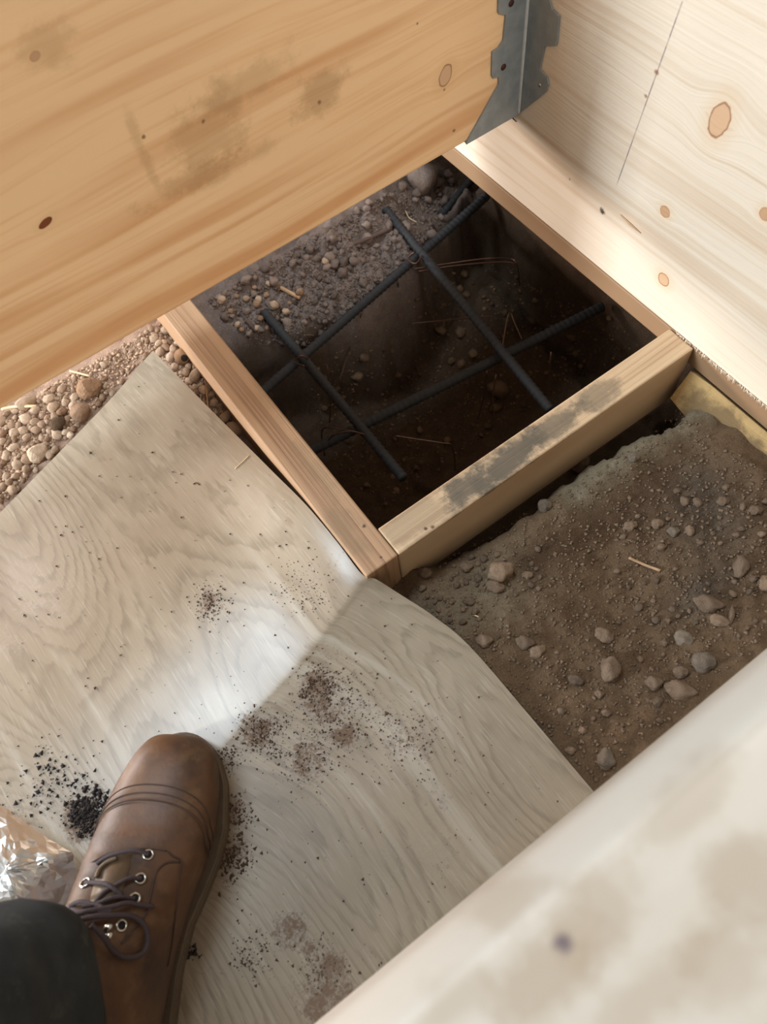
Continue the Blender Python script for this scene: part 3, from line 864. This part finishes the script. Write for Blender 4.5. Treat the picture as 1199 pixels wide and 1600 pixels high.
grit('loose_grit', SOILP, 6500, .8, 4.6, M_dry, 'loose grit strewn over the bare soil at right')
grit('gravel_grit', [(0, 650), (262, 500), (380, 695), (330, 645), (238, 548), (0, 790)], 3200, 1.2, 5.5, M_peb, 'fine gravel and crumbs in the strip beside the left beam', None, 'gravel')
grit('bank_grit', BANKP, 5200, 1.2, 4.2, M_clod, 'crumbly soil grit on the bank at the far side of the pit')
grit('pit_grit', PIT, 1500, 1.2, 3.6, M_dark, 'brown grit on the floor of the pit')
LAMP = [(20, 820), (235, 560), (420, 740), (620, 940), (760, 1060), (900, 1240), (560, 1540), (280, 1500), (240, 1170), (40, 1260)]
grit('sheet_crumbs', LAMP, 330, .8, 3.0, M_crumb, 'dark soil crumbs sprinkled over the laminate sheet', LB, 'crumbs', 0, .0004)


def disc(cx, cy, r, sx=1.0): return [(cx + r * sx * math.cos(k * .628), cy + r * math.sin(k * .628)) for k in range(10)]


def pile(px, py, r, n, rmin, rmax, mat, label):
    xs = []
    vs, fs = [], []
    T = [(1, 0, 0), (-.5, .87, 0), (-.5, -.87, 0), (.25, .2, .8), (-.1, -.1, -.6)]
    F = [(0, 1, 3), (1, 2, 3), (2, 0, 3), (1, 0, 4), (2, 1, 4), (0, 2, 4)]
    for i in range(n):
        x, y = R.gauss(px, r * .5), R.gauss(py, r * .5)
        p, _ = hit(x, y, LB)
        if p is None: continue
        rr = (rmin + (rmax - rmin) * R.random() ** 2.5) * px2m(p); a = R.uniform(0, 6.3); ca, sa = math.cos(a), math.sin(a); b0 = len(vs)
        hgt = 0
        for (tx, ty, tz) in T:
            tx *= R.uniform(.7, 1.3); ty *= R.uniform(.5, 1.2)
            vs.append((p.x + rr * (tx * ca - ty * sa), p.y + rr * (tx * sa + ty * ca), p.z + rr * (tz * .7 + .3) + hgt))
        fs += [tuple(b0 + q for q in f) for f in F]
    obj('soil_pile', mesh('soil_pile', vs, fs, mat, True), None, label, 'soil', None, 'stuff')


for a in [(140, 1270, 34, 420, 1.5, 5.5, M_black, 'heap of black compost crumbs between foil and boot toe'),
          (90, 1225, 70, 220, 1.0, 4.5, M_black, 'dark crumbs scattered left of the black compost heap'),
          (330, 942, 30, 200, .8, 2.6, M_crumb, 'small smear of brown soil on the upper middle of the sheet'),
          (410, 1145, 42, 340, .8, 2.8, M_crumb, 'brown soil patch on the sheet just right above the boot toe'),
          (495, 1075, 38, 340, .8, 3.0, M_crumb, 'dense brown soil patch near the bright part of the sheet'),
          (540, 1110, 70, 380, .8, 2.6, M_crumb, 'spread of soil crumbs right of the dense soil patch'),
          (480, 1180, 60, 260, .8, 2.6, M_crumb, 'spread of soil crumbs below the dense soil patch'),
          (640, 1160, 60, 200, .8, 2.4, M_crumb, 'brown crumbs on the right part of the laminate sheet'),
          (350, 1190, 26, 160, .8, 3.0, M_crumb, 'crumbs against the right of the boot toe'),
          (360, 1340, 40, 260, 1.0, 4.0, M_crumb, 'dark crumbs along the right side of the boot'),
          (375, 1270, 30, 180, .8, 3.0, M_crumb, 'brown crumbs right of the toe cap'),
          (395, 1490, 40, 120, .8, 3.0, M_crumb, 'few dark crumbs on the lower sheet right of the boot heel'),
          (300, 1490, 12, 40, 1.0, 4.5, M_black, 'tiny black crumb cluster beside the arch of the boot'),
          (500, 1510, 40, 160, .8, 2.4, M_dry, 'tan dried mud patch low on the sheet near the foreground beam'),
          (480, 920, 50, 180, .8, 2.2, M_crumb, 'faint soil sprinkle on the sheet near the batten corner')]:
    pile(*a)


# ------------------------------------------------------------------ twigs, roots, straws
def stick(name, pts, rad, mat, label, cat='twig', tree=None, lift=.001, n=6):
    q = [hit(x, y, tree)[0] + Vector((0, 0, lift)) for x, y in pts]
    obj(name, tube(name, smooth_path(q, 4), rad, mat, n), None, label, cat)


stick('twig', [(983, 873), (1005, 883), (1032, 893)], .0016, M_twig, 'short brown twig lying on the dark soil at right', lift=.0025)
stick('root', [(528, 390), (560, 383), (590, 370), (612, 360)], .0034, M_root, 'dark root lying across the far bank below the left beam', 'root', lift=.004)
stick('wood_chip', [(440, 452), (455, 460), (470, 468)], .0030, M_twig, 'orange-brown wood chip on the lit far bank', 'wood chip', lift=.003)
stick('wood_chip', [(378, 492), (390, 506), (402, 520)], .0030, M_root, 'grey wood chip on the bank near the reddish batten', 'wood chip', lift=.003)
stick('straw', [(319, 568), (325, 600), (330, 646)], .0009, M_twig, 'thin reddish stalk standing beside the reddish batten', 'straw', lift=.012, n=5)
stick('straw', [(113, 584), (125, 587), (144, 592)], .0014, M_straw, 'pale straw piece under the left beam above the big rock', 'straw', lift=.006, n=5)
stick('bark_strip', [(8, 645), (30, 641), (62, 640)], .0020, M_straw, 'grey bark strip in the gravel at far left', 'bark', lift=.008, n=5)
stick('straw', [(368, 733), (380, 722), (390, 712)], .0005, M_straw, 'pale thin straw on the laminate near its edge', 'straw', LB, .0008, 5)
stick('straw', [(739, 962), (744, 963), (750, 966)], .0008, M_straw, 'tiny white straw on the soil by the laminate edge', 'straw', None, .002, 5)
stick('straw', [(635, 334), (640, 345), (652, 352)], .0006, M_straw, 'thin pale fibre curling below the left beam', 'straw', None, .006, 5)
stick('curled_fibre', [(303, 757), (306, 755), (310, 756), (312, 758)], .0006, M_crumb, 'tiny curled dark fibre on the upper laminate sheet', 'fibre', LB, .0006, 5)


# ------------------------------------------------------------------ rebar cage
def rebar_geo(p0, p1, r, bend=None):
    p0, p1 = Vector(p0), Vector(p1); L = (p1 - p0).length; n = int(L / .0026); pts, rad = [], []
    for i in range(n + 1):
        t_ = i / n
        pts.append(p0.lerp(p1, t_) + (bend * math.sin(math.pi * t_) if bend else Vector()))
        rad.append(r * (1.14 if i % 3 == 0 else .96))
    return tube_geo(pts, rad, 10)


ZL, ZC = -.112, -.098
cage = empty('rebar_cage', (.33, .55, ZL), 'dark steel rebar grid tied with wire inside the dug pit', 'rebar')


def bar(pa, pb, z0, z1, r, e0=0, e1=0):
    a, b = at(*pa, z0), at(*pb, z1); d = (b - a).normalized()
    vs, fs = rebar_geo(a - d * e0, b + d * e1, r)
    child('rebar', mesh('rebar', vs, fs, M_rebar, True), cage)


bar((505, 530), (748, 318), ZL, ZL, .0062, .14, .02)
bar((510, 693), (922, 489), ZL - .02, ZL - .02, .0066, .05, .02)
bar((604, 328), (860, 640), ZC, ZC - .02, .0062, 0, 0)
bar((414, 488), (632, 748), ZC, ZC - .02, .0062, 0, 0)
bar((640, 395), (760, 255), ZL - .03, ZL - .01, .0055)


def wire(pts, r=.0010):
    q = [at(x, y, z) for x, y, z in pts]
    vs, fs = tube_geo(smooth_path(q, 5), r, 6)
    child('tie_wire', mesh('tie_wire', vs, fs, M_wire, True), cage)


Z1 = ZL
wire([(648, 420, Z1), (700, 412, Z1), (760, 404, Z1 + .01), (795, 404, Z1), (808, 412, Z1), (813, 446, Z1 - .05)])
wire([(655, 424, Z1), (720, 414, Z1), (790, 409, Z1 + .005), (806, 414, Z1)])
wire([(640, 506, Z1 - .05), (700, 500, Z1 - .04), (768, 494, Z1 - .02)])
wire([(785, 545, Z1), (796, 490, Z1 + .01), (805, 505, Z1), (816, 530, Z1 - .01)])
wire([(566, 490, Z1 - .01), (550, 535, Z1 - .06), (530, 600, Z1 - .1)])
wire([(623, 440, Z1), (623, 462, Z1 - .05)])
wire([(512, 570, Z1 - .02), (517, 620, Z1 - .06), (516, 660, Z1 - .1)])
wire([(508, 712, Z1 - .06), (504, 672, Z1 - .02), (530, 670, Z1 - .01), (572, 678, Z1 - .02)])
wire([(510, 695, Z1 - .03), (522, 680, Z1), (550, 674, Z1 + .005), (586, 684, Z1)])
wire([(618, 681, Z1), (650, 686, Z1), (690, 692, Z1), (708, 698, Z1 - .01), (712, 735, Z1 - .06)])
wire([(762, 580, Z1), (756, 620, Z1 - .05), (748, 655, Z1 - .09)])
wire([(776, 585, Z1), (771, 640, Z1 - .05), (792, 692, Z1 - .09)])
wire([(862, 550, Z1), (858, 600, Z1 - .05), (856, 640, Z1 - .08)])
wire([(660, 400, ZC), (650, 412, ZC + .008), (638, 404, ZC), (648, 394, ZC + .008)], .0014)
wire([(482, 560, ZC), (470, 556, ZC + .008), (462, 566, ZC), (476, 572, ZC + .008)], .0014)

# ------------------------------------------------------------------ crumpled foil
fo = at(30, 1330, -.04)
corners = [at(-70, 1240, -.025), at(10, 1262, -.022), at(62, 1302, -.024), at(114, 1332, -.030), at(120, 1362, -.036), at(108, 1410, -.040), at(60, 1450, -.03), at(-80, 1450, -.02)]
cen = at(10, 1360, -.005)
vs, fs = [], []
NR, NS = 12, 38
for i in range(NR):
    for j in range(NS):
        f = j / NS * len(corners); k = int(f); e = corners[k % len(corners)].lerp(corners[(k + 1) % len(corners)], f - k)
        t_ = (i + .05) / (NR - 1)
        p = cen.lerp(e, min(t_, 1))
        amp = math.sin(min(1, t_) * math.pi * .9 + .25)
        dz = amp * (.021 * abs(nz(p.x * 19, p.y * 19, 1)) + .0035 * abs(nz(p.x * 55, p.y * 55, 2)) + .0001 * R.uniform(-1, 1))
        jt = .0006 if 0 < i < NR - 1 else .0008
        vs.append(p + Vector((R.uniform(-jt, jt), R.uniform(-jt, jt), dz)))
for i in range(NR - 1):
    for j in range(NS):
        a, b_, c_, d_ = i * NS + j, i * NS + (j + 1) % NS, (i + 1) * NS + (j + 1) % NS, (i + 1) * NS + j
        fs += [(a, b_, c_), (a, c_, d_)] if (i + j) % 2 else [(a, b_, d_), (b_, c_, d_)]
fs.append(tuple(range(NS - 1, -1, -1)))
mz = min(v.z for v in vs)
obj('foil_wrapper', mesh('foil_wrapper', vs, fs, M_foil, False), None, 'crumpled silver foil wrapper lying left of the boot', 'foil')

# ------------------------------------------------------------------ person: trouser leg and boot
SOLEZ = -.0495
TOE = Vector((-.116, .259, 0)); AX = Vector((.643, .766, 0)); RT = Vector((.766, -.643, 0))   # RT points to the medial side
person = empty('person', (-.25, .1, SOLEZ), 'person in dark grey trousers and a brown lace-up leather boot standing on the sheet', 'person')


def BP(s, w_, z): return TOE - AX * s + RT * w_ + Vector((0, 0, SOLEZ + z))


RINGS = [  # top(s,z), bottom(s,z), medial, lateral
    (.005, .032, .004, .022, .007, .007), (.006, .044, .0045, .020, .017, .016), (.011, .055, .010, .019, .026, .024), (.022, .063, .020, .019, .034, .031),
    (.038, .068, .036, .019, .040, .038), (.060, .071, .058, .019, .0440, .0455), (.085, .076, .085, .019, .0450, .0510), (.108, .086, .113, .019, .0425, .0530),
    (.130, .099, .147, .019, .036, .0500), (.150, .112, .188, .019, .031, .0440), (.166, .124, .232, .019, .030, .0390), (.177, .136, .276, .020, .032, .0370),
    (.185, .150, .299, .040, .035, .0365), (.190, .167, .302, .075, .037, .038), (.193, .187, .299, .115, .039, .040), (.195, .207, .296, .155, .040, .041), (.196, .227, .295, .195, .041, .042)]


def ringat(t_):
    t_ = max(0, min(len(RINGS) - 1.0001, t_)); i = int(t_); f = t_ - i
    a = RINGS[max(i - 1, 0)]; b = RINGS[i]; c = RINGS[i + 1]; d = RINGS[min(i + 2, len(RINGS) - 1)]
    return [.5 * ((2 * q) + (r_ - p) * f + (2 * p - 5 * q + 4 * r_ - s_) * f * f + (3 * q - p - 3 * r_ + s_) * f ** 3) for p, q, r_, s_ in zip(a, b, c, d)]


def boot_pt(t_, th, off=0.0):
    ts, tz, bs, bz, wm, wl = ringat(t_)
    cs, cz_ = (ts + bs) / 2, (tz + bz) / 2; hs, hz = (ts - bs) / 2, (tz - bz) / 2
    c_, s_ = math.cos(th), math.sin(th)
    k = sstep(11, 13, t_)
    nc = 2.25 if c_ > 0 else 4.5 * (1 - k) + 2.2 * k
    cc = math.copysign(abs(c_) ** (2 / nc), c_); ss = math.copysign(abs(s_) ** (2 / nc), s_)
    w_ = (wm if s_ > 0 else wl)
    L = math.hypot(hs, hz) or 1
    zz = cz_ + hz * cc; lean = -.030 * sstep(.055, .16, zz)
    return BP(cs + hs * cc + off * hs / L * cc, (w_ + off) * ss + lean, cz_ + hz * cc + off * hz / L * cc)


NT_, NA_ = 66, 40
vs, fs = [], []
for i in range(NT_):
    t_ = (len(RINGS) - 1.001) * i / (NT_ - 1)
    for j in range(NA_):
        th = 2 * math.pi * j / NA_
        p = boot_pt(t_, th)
        # soft creases over the vamp
        if 6.0 < t_ < 9.5 and math.cos(th) > 0:
            p.z += .0011 * math.sin(t_ * 9 + 2 * math.sin(th * 2)) * math.exp(-((t_ - 7) / 1.0) ** 2)
        vs.append(p)
for i in range(NT_ - 1):
    for j in range(NA_):
        a, b_ = i * NA_ + j, i * NA_ + (j + 1) % NA_
        fs.append((a, a + NA_, b_ + NA_, b_))
fs.append(tuple(range(NA_)))
fs.append(tuple((NT_ - 1) * NA_ + j for j in range(NA_ - 1, -1, -1)))
BB = BVHTree.FromPolygons([Vector(v) for v in vs], fs)
boot = child('boot', mesh('boot', vs, fs, M_leather, True), person, label='brown leather lace-up boot')


def sub(name, me, **k):
    me.transform(Matrix.Translation(-Vector(person.location))); return obj(name, me, boot, **k)


def on_boot(px, py, off=.0):
    r = ray(px, py).normalized(); loc, n_, _, _ = BB.ray_cast(CAM, r)
    if loc is None:
        p = at(px, py, .03); return p, Vector((0, 0, 1))
    if n_.dot(r) > 0: n_ = -n_
    return loc + n_ * off, n_


# sole with welt
SM = [(0, .0), (.0006, .006), (.002, .0115), (.005, .018), (.012, .027), (.024, .036), (.043, .0445), (.081, .0505), (.105, .0485), (.130, .042), (.159, .033), (.192, .0295), (.229, .031), (.265, .034), (.290, .027), (.304, .012), (.308, .0)]
SLt = [(0, .0), (.0006, .006), (.002, .0115), (.005, .018), (.012, .027), (.027, .0355), (.046, .044), (.07, .0525), (.107, .058), (.14, .0555), (.18, .048), (.22, .042), (.265, .0385), (.290, .029), (.304, .013), (.308, .0)]
out = [(s_, lerp_tab(SM, s_)) for s_ in [.308 * (k / 60) ** 2 for k in range(1, 61)]]
outl = [(s_, -lerp_tab(SLt, s_)) for s_ in [.308 * (k / 60) ** 2 for k in range(0, 60)]]
ring = out + outl[::-1]
vs, fs = [], []
lev = [(0, -.0025), (.002, 0), (.011, 0), (.0125, -.0018), (.0150, -.0018), (.0165, .0006), (.0205, .0006), (.0222, -.001)]
n = len(ring)
cs = .15
for z, off in lev:
    for s_, w_ in ring:
        k = 1 + off / max(.02, math.hypot(s_ - cs, w_))
        vs.append(BP(cs + (s_ - cs) * k, w_ * k, z))
for i in range(len(lev) - 1):
    for j in range(n):
        a, b_ = i * n + j, i * n + (j + 1) % n
        fs.append((a, b_, b_ + n, a + n))
fs.append(tuple(range(n - 1, -1, -1))); fs.append(tuple((len(lev) - 1) * n + j for j in range(n)))
sub('sole', mesh('sole', vs, fs, M_sole, False), label='dusty brown welted sole')

# toe cap: an overlaid layer ending on a curved seam
vs, fs = [], []
NC = 22; TH_ = [(-1.75 + 3.5 * j / 30) for j in range(31)]


def cap_t(th): return 5.25 + 1.55 * (abs(th) / 1.75) ** 2.0


for i in range(NC):
    for th in TH_:
        t_ = cap_t(th) * i / (NC - 1)
        vs.append(boot_pt(t_, th, .0014 if i < NC - 1 else .0001))
for i in range(NC - 1):
    for j in range(30):
        a = i * 31 + j; fs.append((a, a + 31, a + 32, a + 1))
sub('toe_cap', mesh('toe_cap', vs, fs, M_cap, True), label='smooth rounded toe cap')
for dt in (.25, .55, .02):
    pts = [boot_pt(cap_t(th) - dt, th, .0016) for th in TH_]
    sub('stitching', tube('stitching', pts, .00055, M_stitch, 5))
# welt stitching
pts = [BP(s_, w_ - math.copysign(.003, w_), .0215) for s_, w_ in out[10:48]]
sub('stitching', tube('stitching', pts, .0007, M_stitch, 5))

# quarter seam and stay
for P_ in [[(262, 1330), (272, 1338), (283, 1345), (281, 1365), (278, 1400), (273, 1440), (268, 1480), (262, 1510)], [(282, 1347), (262, 1348), (248, 1358), (241, 1375), (235, 1400), (228, 1425), (220, 1440), (205, 1455), (190, 1475)],
           [(125, 1358), (148, 1346), (172, 1334), (200, 1328), (230, 1326), (262, 1330)]]:
    pts = [on_boot(x, y, .0004)[0] for x, y in P_]
    sub('stitching', tube('stitching', smooth_path(pts, 4), .0008, M_stitch, 5))
# tongue patch visible in the lace gap
P_ = [(160, 1352), (180, 1340), (205, 1336), (204, 1352), (196, 1378), (186, 1404), (165, 1425), (140, 1418), (143, 1400), (150, 1375)]
bd = [on_boot(x, y, .0009)[0] for x, y in P_]
cen = sum(bd, Vector()) / len(bd) + Vector((0, 0, .0025))
vs = bd + [cen]; fs = [(i, (i + 1) % len(bd), len(bd)) for i in range(len(bd))]
low_ = [b_ - Vector((0, 0, .003)) for b_ in bd]; k = len(vs); vs += low_
fs += [(i, k + i, k + (i + 1) % len(bd), (i + 1) % len(bd)) for i in range(len(bd))]
sub('tongue', mesh('tongue', vs, fs, M_tongue, True))
pts = [on_boot(x, y, .002)[0] for x, y in [(153, 1372), (158, 1360), (168, 1350), (185, 1342)]]
sub('tongue_edge', tube('tongue_edge', smooth_path(pts, 4), .0020, M_tongue, 6))


def torus(name, c, n_, R_, r_, mat, seg=18, ns=8):
    n_ = n_.normalized(); a = n_.cross(Vector((0, 0, 1)) if abs(n_.z) < .9 else Vector((1, 0, 0))).normalized(); b_ = n_.cross(a)
    vs, fs = [], []
    for i in range(seg):
        t_ = 6.28319 * i / seg; d = a * math.cos(t_) + b_ * math.sin(t_)
        for j in range(ns):
            q = 6.28319 * j / ns; vs.append(c + d * (R_ + r_ * math.cos(q)) + n_ * (r_ * math.sin(q)))
    for i in range(seg):
        for j in range(ns):
            fs.append((i * ns + j, i * ns + (j + 1) % ns, ((i + 1) % seg) * ns + (j + 1) % ns, ((i + 1) % seg) * ns + j))
    return mesh(name, vs, fs, mat, True)


EY = [(232, 1336), (220, 1373), (211, 1404), (190, 1446), (134, 1380)]
M_hole = plain('eyelet_hole', srgb(26, 20, 20), .9)
for x, y in EY:
    c_, n_ = on_boot(x, y, .0008)
    sub('eyelet', torus('eyelet', c_, n_, .0037, .0009, M_eye))
    sub('eyelet_hole', tube('eyelet_hole', [c_ - n_ * .001, c_ - n_ * .0002], .0030, M_hole, 12))
for x, y in [(168, 1450), (168, 1464)]:
    c_, n_ = on_boot(x, y, .0012)
    me = stone_mesh('lace_hook', 1.0, M_eye, 2, .05)
    me.transform(Matrix.Translation(c_) @ Matrix.Diagonal((.0042, .0028, .0020, 1)))
    sub('lace_hook', me)


def lace(P_, r=.0017):
    pts = [on_boot(x, y, o_)[0] for x, y, o_ in P_]
    sub('lace', tube('lace', smooth_path(pts, 6), r, M_lace, 7))


lace([(233, 1336, .001), (215, 1334, .004), (190, 1338, .004), (170, 1342, .003), (153, 1350, .001)])
lace([(221, 1373, .001), (203, 1376, .004), (186, 1386, .005), (165, 1398, .004), (150, 1412, .002)])
lace([(135, 1380, .001), (152, 1384, .004), (172, 1391, .007), (190, 1402, .004)])
lace([(210, 1405, .001), (192, 1404, .004), (172, 1410, .006), (150, 1418, .004), (132, 1422, .004)])
lace([(112, 1418, .002), (128, 1414, .004), (148, 1418, .004), (160, 1424, .006)])
lace([(237, 1416, .003), (215, 1415, .004), (196, 1414, .006), (170, 1424, .008), (140, 1436, .010), (122, 1440, .008)], .0019)
lace([(130, 1450, .010), (150, 1442, .010), (180, 1434, .008), (205, 1434, .005), (222, 1446, .004), (227, 1466, .004), (221, 1486, .004), (205, 1496, .004), (185, 1495, .004),
      (168, 1484, .006), (152, 1468, .010), (140, 1458, .012)], .0021)
lace([(115, 1425, .003), (130, 1432, .006), (150, 1432, .008), (172, 1430, .008)])

# trouser leg, over the boot shaft and up out of view
vs, fs = [], []
PATH = [(Vector((-.300, .100, .090)), .068), (Vector((-.301, .100, .12)), .069), (Vector((-.306, .098, .17)), .070), (Vector((-.320, .094, .26)), .073), (Vector((-.345, .085, .38)), .076), (Vector((-.375, .05, .52)), .085),
        (Vector((-.40, .0, .68)), .095), (Vector((-.42, -.05, .86)), .105)]
NA2 = 56
cent = smooth_path([p for p, _ in PATH], 9)
for i, c_ in enumerate(cent):
    f = i / 9; k = min(int(f), len(PATH) - 2); r = PATH[k][1] + (PATH[k + 1][1] - PATH[k][1]) * min(1, f - k)
    for j in range(NA2):
        th = 6.28319 * j / NA2; d = Vector((math.cos(th), math.sin(th), 0))
        fold = .0065 * nz(math.cos(th) * 1.6 + 3, math.sin(th) * 1.6, c_.z * 16) + .003 * math.sin(c_.z * 95 + 3 * math.sin(th + .6)) * math.exp(-c_.z * 5) + .0016 * nz(math.cos(th) * 6, math.sin(th) * 6, c_.z * 50)
        hem = .022 * (math.cos(th) - .6) if i == 0 else 0
        ov = 1 - sstep(.10, .34, c_.z)
        ca, sa = math.cos(th) * (r + .046 * ov + fold), math.sin(th) * (r - .003 * ov + fold)
        vs.append(c_ + AX * (ca - .018 * ov) + RT * sa + Vector((0, 0, hem)))
m = len(cent)
for i in range(m - 1):
    for j in range(NA2):
        a, b_ = i * NA2 + j, i * NA2 + (j + 1) % NA2
        fs.append((a, b_, b_ + NA2, a + NA2))
fs.append(tuple((m - 1) * NA2 + j for j in range(NA2)))
# turned-in hem
k0 = len(vs)
for j in range(NA2):
    v = vs[j]; c_ = cent[0]; vs.append(Vector((c_.x + (v.x - c_.x) * .955, c_.y + (v.y - c_.y) * .955, v.z + .001)))
for j in range(NA2):
    vs.append(vs[k0 + j] + Vector((0, 0, .03)))
for j in range(NA2):
    j2 = (j + 1) % NA2
    fs += [(j, k0 + j, k0 + j2, j2), (k0 + j, k0 + NA2 + j, k0 + NA2 + j2, k0 + j2)]
trouser = child('trouser_leg', mesh('trouser_leg', vs, fs, M_cloth, True), person, label='dark grey worn trouser leg')
bpy.context.view_layer.update()
